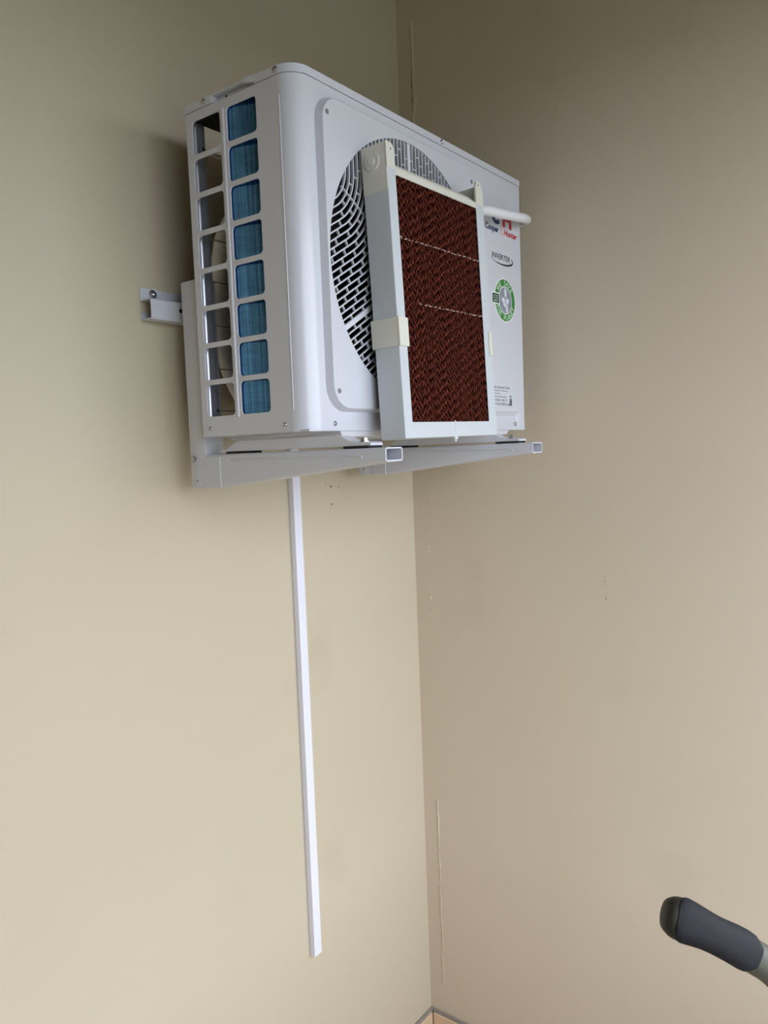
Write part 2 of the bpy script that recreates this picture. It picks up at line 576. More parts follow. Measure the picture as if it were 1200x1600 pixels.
for i, xa in enumerate(XA):
    # upright: C section bar hanging on the rail
    bar = MB()
    bar.rbox(xa, xa + AW, -0.0945, -0.0525, -0.0890, 0.2740, 0.0022, 2)
    up = obj('upright', bar, 'bracket', br_thing, smooth=40)
    hook = MB().rbox(xa + 0.020, xa + AW - 0.003, -0.054, -0.031, 0.2480, 0.2720, 0.0015, 1)
    hook.rbox(xa + 0.024, xa + AW - 0.003, -0.054, -0.0325, 0.2080, 0.2490, 0.0012, 1)
    obj('hook', hook, 'bracket', up)
    obj('side_emboss', MB().rbox(xa - 0.0011, xa + 0.002, -0.0885, -0.0690, -0.0750, -0.0500, 0.0009, 1), 'bracket', up)
    obj('bolt', MB().lathe((xa, -0.0640, -0.0370), (-1, 0, 0), [(0.0058, -0.001), (0.0058, 0.0035), (0.0050, 0.0042), (0.001, 0.0044)], 6), 'screw', up, smooth=30)
    dark_hole((xa - 0.0002, -0.0690, -0.0760), (-1, 0, 0), 0.0013, up)
    # tapered hollow arm: rounded rectangular section lofted along y, inner skin as a pocket
    t = 0.0022

    def sec(y, zb, inset):
        x0, x1, z0, z1 = xa + inset, xa + AW - inset, zb + inset, -0.0300 - inset
        r = max(0.0012, 0.0048 - inset)
        return [(u, y, v) for u, v in rrect(x0, x1, z0, z1, r, 4)]
    arm = MB()
    ys = [(-0.0945, -0.0880), (-0.1290, -0.0880), (-0.20, -0.0808), (-0.30, -0.0704), (-0.40, -0.0600), (-0.4900, -0.0508)]
    rings = [sec(y, zb, 0) for y, zb in ys]
    rings += [sec(-0.4901, -0.0508, t)] + [sec(y, zb, t) for y, zb in reversed(ys[:-1])]
    arm.rings(rings)
    ao = obj('arm', arm, 'bracket', br_thing, smooth=35)
    # pressed bead along the upper side of the arm
    for sx in (xa - 0.0003, xa + AW + 0.0003):
        obj('arm_bead', MB().tube([(sx, -0.16, -0.0405), (sx, -0.20, -0.0405), (sx, -0.44, -0.0405), (sx, -0.4445, -0.0420), (sx, -0.4455, -0.0455)], 0.0013, 8), 'bracket', ao, smooth=60)
    obj('arm_flange', MB().rbox(xa - 0.0012, xa + 0.002, -0.1320, -0.0900, -0.0875, -0.0340, 0.001, 1), 'bracket', ao)

# ------------------------------------------------------------------ outdoor unit
XL, XR = -0.7878, -0.0650
YB, YS, YF = -0.1150, -0.3255, -0.3603
YPN = YF - 0.0125                     # plane of the raised grille panel
HS, HT = 0.5360, 0.5505               # seam under the lid, top of the lid
RC = YS - YF
ac = thing('air_conditioner', ((XL + XR) / 2, (YB + YF) / 2, -0.0300), 'white split air conditioner outdoor unit mounted high in the corner', 'air conditioner')

# side panel with sixteen rounded openings
COLS = ((-0.1303, -0.1975), (-0.2136, -0.2802))
cells = []
for k in range(8):
    for c0, c1 in COLS:
        zt = 0.5195 - 0.0618 * k
        cells.append(rrect(c1, c0, zt - 0.0530, zt, 0.0068, 4))
side = obj('side_panel', plate([rrect(YS + 0.0006, YB, 0.0, HS - 0.0008, 0.0015, 2)] + cells, 0.0030, XP(XL + 0.0015), 0.0009), 'body', ac)
obj('divider_bead', MB().tube([(XL + 0.0007, -0.2055, 0.030), (XL + 0.0007, -0.2055, 0.520)], 0.0034, 10), 'body', side, smooth=60)
obj('rear_flange', MB().box(XL + 0.0008, XL + 0.0040, YB - 0.0030, YB, 0.0, HS - 0.001), 'body', side)
screw('screw', (XL, -0.1344, 0.0137), (-1, 0, 0), 0.0034, side)
screw('screw', (XL, -0.3104, 0.0119), (-1, 0, 0), 0.0034, side)

# bare metal corner post inside the rear column
post = MB()
prof = [(XL + 0.004, -0.1190), (XL + 0.010, -0.1195), (XL + 0.012, -0.1225), (XL + 0.0150, -0.1235), (XL + 0.018, -0.1215), (XL + 0.020, -0.1205), (XL + 0.026, -0.1215),
        (XL + 0.032, -0.1205), (XL + 0.0365, -0.1185)]
prof2 = prof + [(u, v + 0.0020) for u, v in reversed(prof)]
post.prism(prof2, 0.002, HS - 0.002, lambda u, v, w: (u, v, w))
po_ = obj('corner_post', post, 'alu', ac, smooth=50)
for z in (0.046, 0.4870):
    dark_hole((XL + 0.030, -0.1216, z), (0, -1, 0), 0.0028, po_, 'post_hole')

# wire guard across the open rear
guard = MB()
for z in (0.046, 0.1185, 0.1935, 0.2684, 0.3406, 0.4150, 0.4872):
    guard.tube([(XL + 0.034, -0.1165, z), (-0.30, -0.1165, z)], 0.0012, 6)
for x in (-0.66, -0.54, -0.42, -0.30):
    guard.tube([(x, -0.1165, 0.01), (x, -0.1165, HS - 0.02)], 0.0012, 6)
obj('rear_guard', guard, 'wire', ac)
# L-shaped finned coil: short leg behind the front column, long leg along the rear
cpro = [(XL + 0.0042, -0.2050), (XL + 0.0046, -0.2150), (XL + 0.0060, -0.2300), (XL + 0.0088, -0.2450), (XL + 0.0130, -0.2600), (XL + 0.0182, -0.2750), (XL + 0.0245, -0.2900), (XL + 0.0320, -0.3100), (XL + 0.0370, -0.3250)]
coil = MB().prism(cpro + [(u + 0.012, v) for u, v in reversed(cpro)], 0.006, HS - 0.010, lambda u, v, w: (u, v, w))
cl = obj('condenser_coil', coil, 'coil', ac, smooth=40)
obj('rear_coil', MB().box(-0.660, -0.300, -0.165, -0.140, 0.006, HS - 0.010), 'coil', ac)
rear = obj('rear_panel', MB().box(-0.300, XR, YB - 0.003, YB, 0, HS), 'body', ac)
obj('right_panel', MB().box(XR - 0.003, XR, YF + 0.004, YB, 0, HS), 'body', ac)

# front cover: flat face with the panel opening and two pressed pockets, plus the rounded edge
pan_o = rrect(-0.7435, -0.2765, 0.0300, 0.5180, 0.042, 10)
pan_i = rrect(-0.7385, -0.2815, 0.0350, 0.5130, 0.038, 10)
pk_low = [(-0.246, 0.0030), (-0.0990, 0.0030), (-0.0815, 0.0405), (-0.246, 0.0405)]
pk_top = [(-0.246, 0.4600), (-0.1050, 0.4600), (-0.0880, 0.5000), (-0.246, 0.5015)]
fc = plate([[(XL + RC, 0.0), (XR, 0.0), (XR, HS - 0.0008), (XL + RC, HS - 0.0008)], pan_o, pk_low, pk_top], 0.0012, YP(YF + 0.0006))
arc = [(XL + RC - RC * math.sin(math.radians(a)), YF + RC - RC * math.cos(math.radians(a))) for a in range(0, 91, 9)]
arc_in = [(XL + RC - (RC - 0.0012) * math.sin(math.radians(a)), YF + RC - (RC - 0.0012) * math.cos(math.radians(a))) for a in range(90, -1, -9)]
fc.prism(arc + arc_in, 0.0, HS - 0.0008, lambda u, v, w: (u, v, w))
fc.rings([[(u, YF, v) for u, v in pan_o], [(u, YPN, v) for u, v in pan_i]], True, False)


def pocket(mb, pk, zin, depth, x_in):
    """wedge-shaped recess: steep upper wall, long ramp running out below"""
    (a, b, c, d) = pk
    P = [(a[0], YF, a[1]), (b[0], YF, b[1]), (c[0], YF, c[1]), (d[0], YF, d[1]), (d[0], YF + depth, zin), (x_in, YF + depth, zin)]
    mb.add(P, [(3, 2, 5, 4), (4, 5, 1, 0), (5, 2, 1), (0, 3, 4)])


pocket(fc, pk_low, 0.0305, 0.0080, -0.0960)
pocket(fc, pk_top, 0.4945, 0.0055, -0.0980)
front = obj('front_cover', fc, 'body', ac, smooth=30)
obj('edge_bead', MB().tube([(XL + 0.0004, -0.3300, 0.034), (XL + 0.0004, -0.3300, 0.505)], 0.0011, 8), 'body', front, smooth=60)
screw('screw', (-0.7254, YF, 0.0113), (0, -1, 0), 0.0034, front)
screw('screw', (-0.1054, YF, 0.0127), (0, -1, 0), 0.0036, front)

# raised panel with the round opening
GC, GR = (-0.507, 0.2750), 0.2270
panel = obj('grille_panel', plate([pan_i, circle(GC[0], GC[1], GR, 96)], 0.0030, YP(YPN + 0.0015), 0.0003), 'body', ac)
for x, z in ((-0.7275, 0.4876), (-0.2935, 0.4880), (-0.7260, 0.0620), (-0.2935, 0.0620)):
    obj('panel_recess', MB().lathe((x, YPN, z), (0, -1, 0), [(0.0042, -0.0006), (0.0042, 0.0003), (0.0036, 0.0004)], 16), 'dimple', panel, smooth=40)

# fan grille: three mirrored sectors of curved bars
grille = obj('fan_grille', MB().rings([[(GC[0] + r * math.cos(2 * math.pi * j / 96), y, GC[1] + r * math.sin(2 * math.pi * j / 96)) for j in range(96)]
                                       for r, y in ((GR + 0.006, YPN + 0.003), (GR, YPN + 0.003), (GR, YPN + 0.016), (GR + 0.006, YPN + 0.016), (GR + 0.006, YPN + 0.003))], True, False),
             'grille', ac, smooth=40)
S60, C60 = math.sin(math.radians(60)), 0.5
RHO, D0, SP = 0.279, 0.0118, 0.0104
GY0, GY1 = YPN + 0.0022, YPN + 0.0068


def bar_line(d, n_arc=12):
    r = RHO * S60 - d
    t = math.sqrt(GR * GR - d * d) - RHO * C60
    e, n = Vector((C60, S60)), Vector((S60, -C60))
    T = RHO * C60 * e + d * n
    up = []
    if t > 0.001:
        up.append(T + e * t)
        if t > 0.03:
            up.append(T + e * t * 0.5)
    arcp = [Vector((RHO, 0)) + r * Vector((math.cos(math.radians(150 + 60 * i / n_arc)), math.sin(math.radians(150 + 60 * i / n_arc)))) for i in range(n_arc + 1)]
    dn = [Vector((p.x, -p.y)) for p in reversed(up)]
    pts = up + arcp + dn
    return [p for p in pts if p.length <= GR + 0.0005]


def rot2(p, a):
    c, s = math.cos(a), math.sin(a)
    return Vector((p.x * c - p.y * s, p.x * s + p.y * c))


def ribbon(pts, hw_front, hw_back, y0, y1):
    rings = []
    for i, p in enumerate(pts):
        tg = (pts[min(i + 1, len(pts) - 1)] - pts[max(i - 1, 0)]).normalized()
        nn = Vector((-tg.y, tg.x))
        q = [p + nn * hw_front, p - nn * hw_front, p - nn * hw_back, p + nn * hw_back]
        rings.append([(GC[0] + q[0].x, y0, GC[1] + q[0].y), (GC[0] + q[1].x, y0, GC[1] + q[1].y),
                      (GC[0] + q[2].x, y1, GC[1] + q[2].y), (GC[0] + q[3].x, y1, GC[1] + q[3].y)])
    return MB().rings(rings)


def resample(pts, step):
    """points and normals every step along a polyline"""
    out = []
    acc = 0.0
    nxt = step
    for a, b in zip(pts[:-1], pts[1:]):
        l = (b - a).length
        while acc + l >= nxt:
            q = a + (b - a) * ((nxt - acc) / l)
            d = (b - a).normalized()
            out.append((q, Vector((-d.y, d.x))))
            nxt += step
        acc += l
    return out


ties = MB()


def tie(p, q):
    d = (q - p).normalized()
    n = Vector((-d.y, d.x)) * 0.0008
    P = [(p + n), (p - n), (q - n), (q + n)]
    ties.add([(GC[0] + a.x, y, GC[1] + a.y) for y in (GY0 + 0.0004, GY0 + 0.0042) for a in P],
             [(0, 1, 2, 3), (7, 6, 5, 4), (0, 4, 5, 1), (1, 5, 6, 2), (2, 6, 7, 3), (3, 7, 4, 0)])


NB = 17
for sct in (150, 270, 30):
    A = math.radians(sct)
    # main rib on one edge of the sector
    e = rot2(Vector((C60, S60)), A)
    obj('grille_rib', ribbon([e * 0.004, e * GR], 0.0042, 0.0042, GY0 - 0.0004, GY1), 'grille', grille)
    for k in range(NB):
        d = D0 + SP * k
        pts = bar_line(d)
        obj('grille_bar', ribbon([rot2(p, A) for p in pts], 0.0011, 0.0007, GY0, GY1), 'grille', grille)
        # short ties to the next bar, staggered like brickwork and mirrored about the bisector
        half = [p for p in pts if p.y > -1e-6]
        half.reverse()
        ln = sum((b - a).length for a, b in zip(half[:-1], half[1:]))
        if len(half) > 1:
            for q, nn in resample(half, 0.018):
                idx = round((q - half[0]).length / 0.018)
                if (idx + k) % 2 == 0:
                    # towards the rib: pick the normal that lowers the bar offset
                    for sg in (1, -1):
                        nd = nn if nn.dot(Vector((S60, -C60))) < 0 else -nn
                        a, b = q, q + nd * (SP if k else D0)
                        if a.length < GR - 0.004 and b.length < GR - 0.002:
                            tie(rot2(Vector((a.x, sg * a.y)), A), rot2(Vector((b.x, sg * b.y)), A))
    # spoke along the bisector
    u = rot2(Vector((1, 0)), A)
    tie(u * (RHO - RHO * S60 + D0), u * (GR - 0.008))
obj('grille_ties', ties, 'grille', grille, kind='stuff')

# fan and its dark housing behind the grille
fan = MB().lathe((GC[0], -0.315, GC[1]), (0, -1, 0), [(0.045, -0.02), (0.050, 0.0), (0.040, 0.018), (0.02, 0.024), (0.002, 0.025)], 24)
for k in range(3):
    a0 = math.radians(120 * k)
    rings = []
    for i in range(7):
        r = 0.045 + 0.160 * i / 6
        ring = []
        for sgn in (0.0006, -0.0006):
            for j in (range(5) if sgn > 0 else range(4, -1, -1)):
                a = a0 + math.radians(-36 + 18 * j) + 0.5 * i / 6
                ring.append((GC[0] + r * math.cos(a), -0.318 + 0.010 * (j - 2) * 0.9 + sgn, GC[1] + r * math.sin(a)))
        rings.append(ring)
    fan.rings(rings)
obj('fan', fan, 'black', ac, smooth=40)
sh = MB()
sh.rings([[(GC[0] + r * math.cos(2 * math.pi * j / 64), y, GC[1] + r * math.sin(2 * math.pi * j / 64)) for j in range(64)] for r, y in ((GR, YPN + 0.0165), (GR - 0.006, YPN + 0.02), (GR - 0.006, -0.275), (0.001, -0.270))], True, False)
obj('fan_shroud', sh, 'black', ac, smooth=40)
obj('compressor_cover', MB().box(-0.262, -0.075, -0.345, -0.130, 0.004, HS - 0.004), 'black', ac)

# lid: thin top sheet over a skirt that is cut away for the hand hold
def lid_outline(off, notch):
    x0, x1, y0, y1 = XL - off, XR + off, YF - off, YB + off
    r = RC + off
    pts = [(x0 + r - r * math.sin(math.radians(a)), y0 + r - r * math.cos(math.radians(a))) for a in range(90, -1, -9)]
    pts += [(x1, y0), (x1, y1), (x0, y1)]
    if notch:
        pts += [(x0, -0.1800), (x0 + 0.0020, -0.1830), (x0 + 0.012, -0.1850), (x0 + 0.012, -0.2620), (x0, -0.2830)]
    return pts


lid = MB()
top = lid_outline(0.0012, False)
top2 = lid_outline(-0.0016, False)
lid.rings([[(u, v, HT - 0.0045) for u, v in top], [(u, v, HT - 0.0022) for u, v in top], [(u, v, HT) for u, v in top2]])
lid_o = obj('lid', lid, 'body', ac, smooth=35)
sk = plate([lid_outline(0.0012, True)], HT - 0.0045 - HS, ZP((HT - 0.0045 + HS) / 2))
obj('lid_skirt', sk, 'body', lid_o)
fl = MB().rings([[(XL - 0.0014, -0.2480, HT - 0.0030), (XL - 0.0014, -0.2480, HT - 0.0040), (XL + 0.004, -0.2480, HT - 0.0040), (XL + 0.004, -0.2480, HT - 0.0030)],
                 [(XL - 0.0040, -0.2600, HT - 0.0010), (XL - 0.0040, -0.2600, HT - 0.0070), (XL + 0.004, -0.2600, HT - 0.0070), (XL + 0.004, -0.2600, HT - 0.0010)],
                 [(XL - 0.0030, -0.2720, HT - 0.0015), (XL - 0.0030, -0.2720, HT - 0.0105), (XL + 0.004, -0.2720, HT - 0.0105), (XL + 0.004, -0.2720, HT - 0.0015)],
                 [(XL - 0.0013, -0.2850, HT - 0.0025), (XL - 0.0013, -0.2850, HT - 0.0120), (XL + 0.004, -0.2850, HT - 0.0120), (XL + 0.004, -0.2850, HT - 0.0025)]])
obj('hand_hold_lip', fl, 'body', lid_o, smooth=50)
dark_hole((XL + 0.0107, -0.2050, 0.5425), (-1, 0, 0), 0.0022, lid_o)
screw('screw', (XL - 0.0012, -0.1622, 0.5435), (-1, 0, 0), 0.0040, lid_o)
screw('screw', (XL - 0.0012, -0.3250, 0.5428), (-1, 0, 0), 0.0040, lid_o)
screw('screw', (-0.3810, YF - 0.0012, 0.5425), (0, -1, 0), 0.0036, lid_o)

obj('lid_shade_sheet', MB().box(XL + 0.005, XR - 0.005, YS + 0.004, YB - 0.004, HS - 0.0090, HS - 0.0010), 'black', ac)  # black sheet added to paint the shade under the lid

# base pan and the two feet
pan = MB()
pan.add([(XL + 0.05, YB - 0.004, -0.0005), (-0.1200, YB - 0.004, -0.0005), (-0.1342, YF + 0.003, -0.0005), (-0.7100, YF + 0.003, -0.0005),
         (XL + 0.065, YB - 0.010, -0.0095), (-0.1300, YB - 0.010, -0.0095), (-0.1428, YF + 0.005, -0.0095), (-0.7030, YF + 0.005, -0.0095)],
        [(0, 1, 2, 3), (7, 6, 5, 4), (0, 4, 5, 1), (1, 5, 6, 2), (2, 6, 7, 3), (3, 7, 4, 0)])
pan.box(XL + 0.003, XR - 0.003, YF + 0.002, YB - 0.002, -0.0006, 0.0030)
pn = obj('base_pan', pan, 'body', ac)
for xa in XA:
    xf = xa + AW / 2
    ft = MB()
    prof = [(-0.1250, -0.0262), (-0.1250, -0.0235), (-0.1450, -0.0225), (-0.1620, -0.0120), (-0.1750, -0.0090), (-0.3900, -0.0090), (-0.4020, -0.0110), (-0.4160, -0.0180), (-0.4300, -0.0205), (-0.4540, -0.0205),
            (-0.4580, -0.0225), (-0.4580, -0.0262)]
    ft.prism(prof, xf - 0.015, xf + 0.015, lambda u, v, w: (w, u, v))
    fo = obj('foot', ft, 'body', pn)
    obj('foot_bolt', MB().lathe((xf, -0.4340, -0.0206), (0, 0, 1), [(0.0085, 0), (0.0085, 0.0014), (0.0058, 0.0015), (0.0058, 0.0065), (0.0050, 0.0072), (0.001, 0.0074)], 6), 'screw', fo)
    for y0, y1 in ((-0.4560, -0.4060), (-0.1960, -0.1420)):
        obj('rubber_pad', MB().rbox(xf - 0.017, xf + 0.017, y0, y1, -0.0300, -0.0262 + 0.0002, 0.0008, 1), 'rubber', fo)

# printed marks on the right of the front
YT = YF - 0.0003
c_arc = MB()
r_o, r_i, cx, cz = 0.0180, 0.0092, -0.1725, 0.4515
angs = [math.radians(a) for a in range(42, 319, 12)]
c_arc.rings([[(cx + r * math.cos(a) * 1.15, y, cz + r * math.sin(a)) for r, y in ((r_o, YT), (r_i, YT), (r_i, YF + 0.0002), (r_o, YF + 0.0002))] for a in angs])
obj('logo_letter_c', c_arc, 'navy', front)
h = MB()
for x0, x1, z0, z1 in ((-0.1455, -0.1345, 0.4335, 0.4660), (-0.1165, -0.1050, 0.4335, 0.4660), (-0.1345, -0.1165, 0.4470, 0.4560)):
    h.box(x0, x1, YT, YF + 0.0002, z0, z1)
obj('logo_letter_h', h, 'red', front)
obj('logo_ampersand', fit_text('&', -0.1600, -0.1400, 0.4135, 0.0230, YT - 0.0002, 0.2), 'pink', front)
obj('logo_word', fit_text('Cooper', -0.2205, -0.1630, 0.4170, 0.0122, YT, 0.25, 0.03), 'navy', front)
obj('logo_word', fit_text('Hunter', -0.1400, -0.0805, 0.4170, 0.0118, YT, 0.25, 0.03), 'red', front)
obj('inverter_word', fit_text('INVERTER', -0.1965, -0.1170, 0.3622, 0.0112, YT, 0.2, 0.003), 'ink', front)
sw = []
for i in range(25):
    a = math.radians(190 + 200 * i / 24)
    th = 0.0022 * math.sin(math.pi * min(1, (i / 24) * 0.85 + 0.02)) ** 1.5 * (0.35 + 0.9 * i / 24) + 0.00012
    p = (-0.1515 + 0.0480 * math.cos(a), 0.3640 + 0.0112 * math.sin(a))
    nn = (math.cos(a) * 0.0112, math.sin(a) * 0.048)
    l = math.hypot(*nn)
    nn = (nn[0] / l, nn[1] / l)
    sw.append([(p[0] + nn[0] * th, YT, p[1] + nn[1] * th), (p[0] - nn[0] * th, YT, p[1] - nn[1] * th), (p[0] - nn[0] * th, YF + 0.0002, p[1] - nn[1] * th), (p[0] + nn[0] * th, YF + 0.0002, p[1] + nn[1] * th)])
obj('inverter_swoosh', MB().rings(sw), 'ink', front)

# round green sticker
SX, SZ = -0.1432, 0.2782
stk = obj('round_sticker', MB().lathe((SX, YF, SZ), (0, -1, 0), [(0.0470, -0.0002), (0.0470, 0.0003)], 48), 'paper', front, label='round green and white sticker reading WE SAVE THE PLANET')
obj('sticker_ring', MB().lathe((SX, YF, SZ), (0, -1, 0), [(0.0446, 0.0002), (0.0446, 0.0005)], 48), 'green', stk)
obj('sticker_ring_inner', MB().lathe((SX, YF, SZ), (0, -1, 0), [(0.0300, 0.0002), (0.0300, 0.0007)], 40), 'paper', stk)
obj('sticker_centre', MB().lathe((SX, YF, SZ), (0, -1, 0), [(0.0280, 0.0002), (0.0280, 0.0009)], 40), 'silver', stk)


def arc_text(body, r, mid_deg, step_deg, size, inward):
    out = MB()
    n = len(body)
    for i, ch in enumerate(body):
        if ch == ' ':
            continue
        off = (i - (n - 1) / 2) * step_deg
        a = math.radians(mid_deg - off if not inward else mid_deg + off)
        rot = a - math.pi / 2 if not inward else a + math.pi / 2
        raw = text(ch, size, lambda u, v, w: (u, v, w), bold=0.00035, align='CENTER')
        c, s = math.cos(rot), math.sin(rot)
        px, pz = SX + r * math.cos(a), SZ + r * math.sin(a)
        out.add([(px + u * c - v * s, YF - 0.0007 - (0.0001 if w > 0 else 0), pz + u * s + v * c) for u, v, w in raw.v], raw.f)
    return out


obj('sticker_words', arc_text('WE SAVE', 0.0322, 90, 16.5, 0.0145, False), 'mint', stk)
obj('sticker_words', arc_text('THE PLANET', 0.0424, 270, 14.5, 0.0145, True), 'mint', stk)
# pale relief in the middle of the sticker: plain overlapping shapes
fig = MB()
for u, v, ru, rv, tlt in ((0.001, 0.016, 0.0048, 0.0105, 0.1), (-0.0085, -0.0005, 0.0075, 0.0062, -0.35), (0.0085, -0.001, 0.0075, 0.0062, 0.35), (-0.002, -0.010, 0.0085, 0.0045, -0.3), (0.0065, -0.0175, 0.0045, 0.0095, -0.15)):
    ring = []
    for j in range(18):
        a = 2 * math.pi * j / 18
        x, z = ru * math.cos(a), rv * math.sin(a)
        ring.append((x * math.cos(tlt) - z * math.sin(tlt) + SX + u, x * math.sin(tlt) + z * math.cos(tlt) + SZ + v))
    fig.prism(ring, YF - 0.0012, YF - 0.0008, lambda a, b, w: (a, w, b))
obj('sticker_relief', fig, 'lilac', stk)
# small square tag on the sticker's left
tg = obj('square_tag', MB().box(-0.2025, -0.1690, YF - 0.0010, YF + 0.0001, 0.2660, 0.2905), 'paper', stk)
obj('tag_field', MB().box(-0.2000, -0.1715, YF - 0.0012, YF - 0.0009, 0.2685, 0.2880), 'teal', stk)
raw = text('R32', 1.0, lambda u, v, w: (u, v, w))
us = [v[0] for v in raw.v]
vs = [v[1] for v in raw.v]
ku, kv = 0.0140 / (max(us) - min(us)), 0.0170 / (max(vs) - min(vs))
obj('tag_print', MB().add([(-0.1780 - (v - min(vs)) * kv, YF - 0.0013 - (0.0001 if w > 0 else 0), 0.2712 + (u - min(us)) * ku) for u, v, w in raw.v], raw.f), 'mint', stk)

# small installer label
lab = obj('installer_label', MB().box(-0.2050, -0.1180, YF - 0.0002, YF + 0.0001, 0.0490, 0.0990), 'label', front)
for body, x1, z, cap, b in (('Air Systems Guru', -0.1320, 0.0882, 0.0062, 0.0), ('Installation / Maintenance', -0.1400, 0.0826, 0.0024, 0.0), ('Ventilation', -0.1760, 0.0766, 0.0024, 0.0),
                            ('www.airsystems.guru', -0.1470, 0.0700, 0.0026, 0.01), ('+37062 1062 15', -0.1455, 0.0610, 0.0056, -0.004), ('+37067000026', -0.1455, 0.0525, 0.0056, -0.004)):
    obj('label_line', fit_text(body, -0.2015, x1, z, cap, YF - 0.0003, 0, b), 'greyink', lab)
tw = MB()
for x0, x1, z0, z1 in ((-0.1345, -0.1232, 0.0522, 0.0640), (-0.1335, -0.1242, 0.0640, 0.0668), (-0.1320, -0.1255, 0.0672, 0.0690), (-0.1345, -0.1235, 0.0715, 0.0738), (-0.1415, -0.1360, 0.0522, 0.0552)):
    tw.box(x0, x1, YF - 0.0004, YF - 0.0001, z0, z1)
tw.prism([(-0.1415, 0.0552), (-0.1360, 0.0552), (-0.1360, 0.0575)], YF - 0.0004, YF - 0.0001, lambda u, v, w: (u, w, v))
obj('label_tower', tw, 'greyink', lab)

# ------------------------------------------------------------------ evaporative pad hung on the front
PX, PY, PZ = -0.6445, -0.4403, -0.0166
PW, PH, PD = 0.3045, 0.4701, 0.0497
TH, PHI = 0.0121, -0.0321
cth, sth, cph, sph = math.cos(TH), math.sin(TH), math.cos(PHI), math.sin(PHI)


def F(a, b, c):
    """pad frame coordinates: a across, b back towards the unit, c up"""
    x, z = a * cth - c * sth, a * sth + c * cth
    y, z = b * cph - z * sph, b * sph + z * cph
    return (PX + x, PY + y, PZ + z)


def FB(mb):
    return MB().add([F(*v) for v in mb.v], mb.f)


padt = thing('cooling_pad', F(PW / 2, PD / 2, 0), 'white framed brown evaporative cooling pad hung in front of the fan grille', 'cooling pad')
CAPZ = 0.396
T = 0.0028
lf = obj('side_plate', FB(MB().rbox(0, T, 0.0012, PD, 0, CAPZ, 0.0008, 1)), 'pad_grey', padt)
obj('side_plate', FB(MB().rbox(PW - T, PW, 0.0012, PD, 0, CAPZ, 0.0008, 1)), 'pad_grey', padt)
obj('stile', FB(MB().rbox(0, 0.0225, 0, 0.0025, 0, 0.4330, 0.0008, 1)), 'pad_white', padt)
obj('stile', FB(MB().rbox(PW - 0.0262, PW, 0, 0.0025, 0, 0.4330, 0.0008, 1)), 'pad_white', padt)
obj('bottom_rail', FB(MB().rbox(0.0223, PW - 0.0260, 0, 0.0025, 0, 0.0265, 0.0006, 1)), 'pad_white', padt)
obj('bottom_tray', FB(MB().rbox(T, PW - T, 0.0025, PD, 0, 0.0028, 0.0006, 1)), 'pad_white', padt)
obj('top_rail', FB(MB().rbox(0.0223, PW - 0.0240, 0.0003, 0.0030, 0.4225, 0.4335, 0.0006, 1)), 'cream', padt)
for c0, c1 in ((0.0, 0.0265), (0.41, 0.4330)):
    obj('back_rail', FB(MB().rbox(T, PW - T, PD - 0.003, PD, c0, c1, 0.0006, 1)), 'pad_white', padt)
# end caps with ears
for sd in (0, 1):
    a0 = -0.0006 if sd == 0 else PW - T - 0.0002
    cap = obj('end_cap', FB(MB().rbox(a0, a0 + T + 0.0008, 0.0004, PD + 0.0006, CAPZ - 0.0010, PH, 0.0009, 1)), 'cream', padt)
    if sd == 0:
        poly = [(-0.0006, 0.4300), (0.0218, 0.4300), (0.0218, 0.4575), (0.0205, 0.4640), (0.0170, 0.4685), (0.0125, 0.4701), (-0.0006, 0.4701)]
        pts = poly
        hole = (0.0120, 0.4600)
    else:
        w0 = PW - 0.0262
        poly = [(w0, 0.4300), (PW + 0.0004, 0.4300), (PW + 0.0004, 0.4575), (w0 + 0.0200, 0.4590), (w0 + 0.0196, 0.4690), (w0 + 0.0165, 0.4725), (w0 + 0.0105, 0.4735), (w0 + 0.0040, 0.4715), (w0 + 0.0006, 0.4650)]
        hole = (w0 + 0.0105, 0.4665)
    obj('ear', FB(MB().prism(poly, -0.0004, 0.0026, lambda u, v, w: (u, w, v))), 'cream', cap)
    obj('ear_hole', FB(MB().lathe((hole[0], -0.0005, hole[1]), (0, -1, 0), [(0.0014, -0.0003), (0.0014, 0.0002)], 10)), 'hole', cap)
    if sd == 0:
        obj('pipe_cap', FB(MB().lathe((-0.0006, 0.0279, 0.4440), (-1, 0, 0), [(0.0148, -0.0005), (0.0148, 0.0020), (0.0138, 0.0028), (0.0068, 0.0024), (0.0062, 0.0046), (0.0050, 0.0048), (0.0032, 0.0040), (0.0024, 0.0046), (0.0008, 0.0044)], 26)), 'cream', cap, smooth=35)
obj('drip_pipe', FB(MB().tube([(T, 0.0165, 0.4350), (0.05, 0.0165, 0.4350), (PW - 0.045, 0.0165, 0.4350), (PW - T, 0.0165, 0.4350)], [0.0105, 0.0105, 0.0105, 0.0075], 16)), 'cream', padt, smooth=50)
# clips
obj('clip', FB(MB().rbox(-0.0024, 0.0256, -0.0024, 0.0000, 0.1490, 0.1955, 0.0006, 1).rbox(-0.0024, 0.0, -0.0024, 0.0535, 0.1490, 0.1955, 0.0006, 1)), 'cream', padt)
obj('clip', FB(MB().rbox(PW - 0.0115, PW + 0.0022, -0.0024, 0.0, 0.1500, 0.1955, 0.0006, 1).rbox(PW, PW + 0.0022, -0.0024, 0.0535, 0.1500, 0.1955, 0.0006, 1)), 'cream', padt)
obj('drain_nozzle', FB(MB().lathe((0.1560, 0.0030, 0.0), (0, 0, -1), [(0.0052, -0.0010), (0.0052, 0.0045), (0.0030, 0.0050), (0.0026, 0.0085), (0.0010, 0.0090)], 12)), 'pad_white', padt, smooth=40)
obj('rail_nib', FB(MB().rbox(0.1535, 0.1560, -0.0006, 0.0010, 0.004, 0.0290, 0.0003, 1)), 'pad_white', padt)

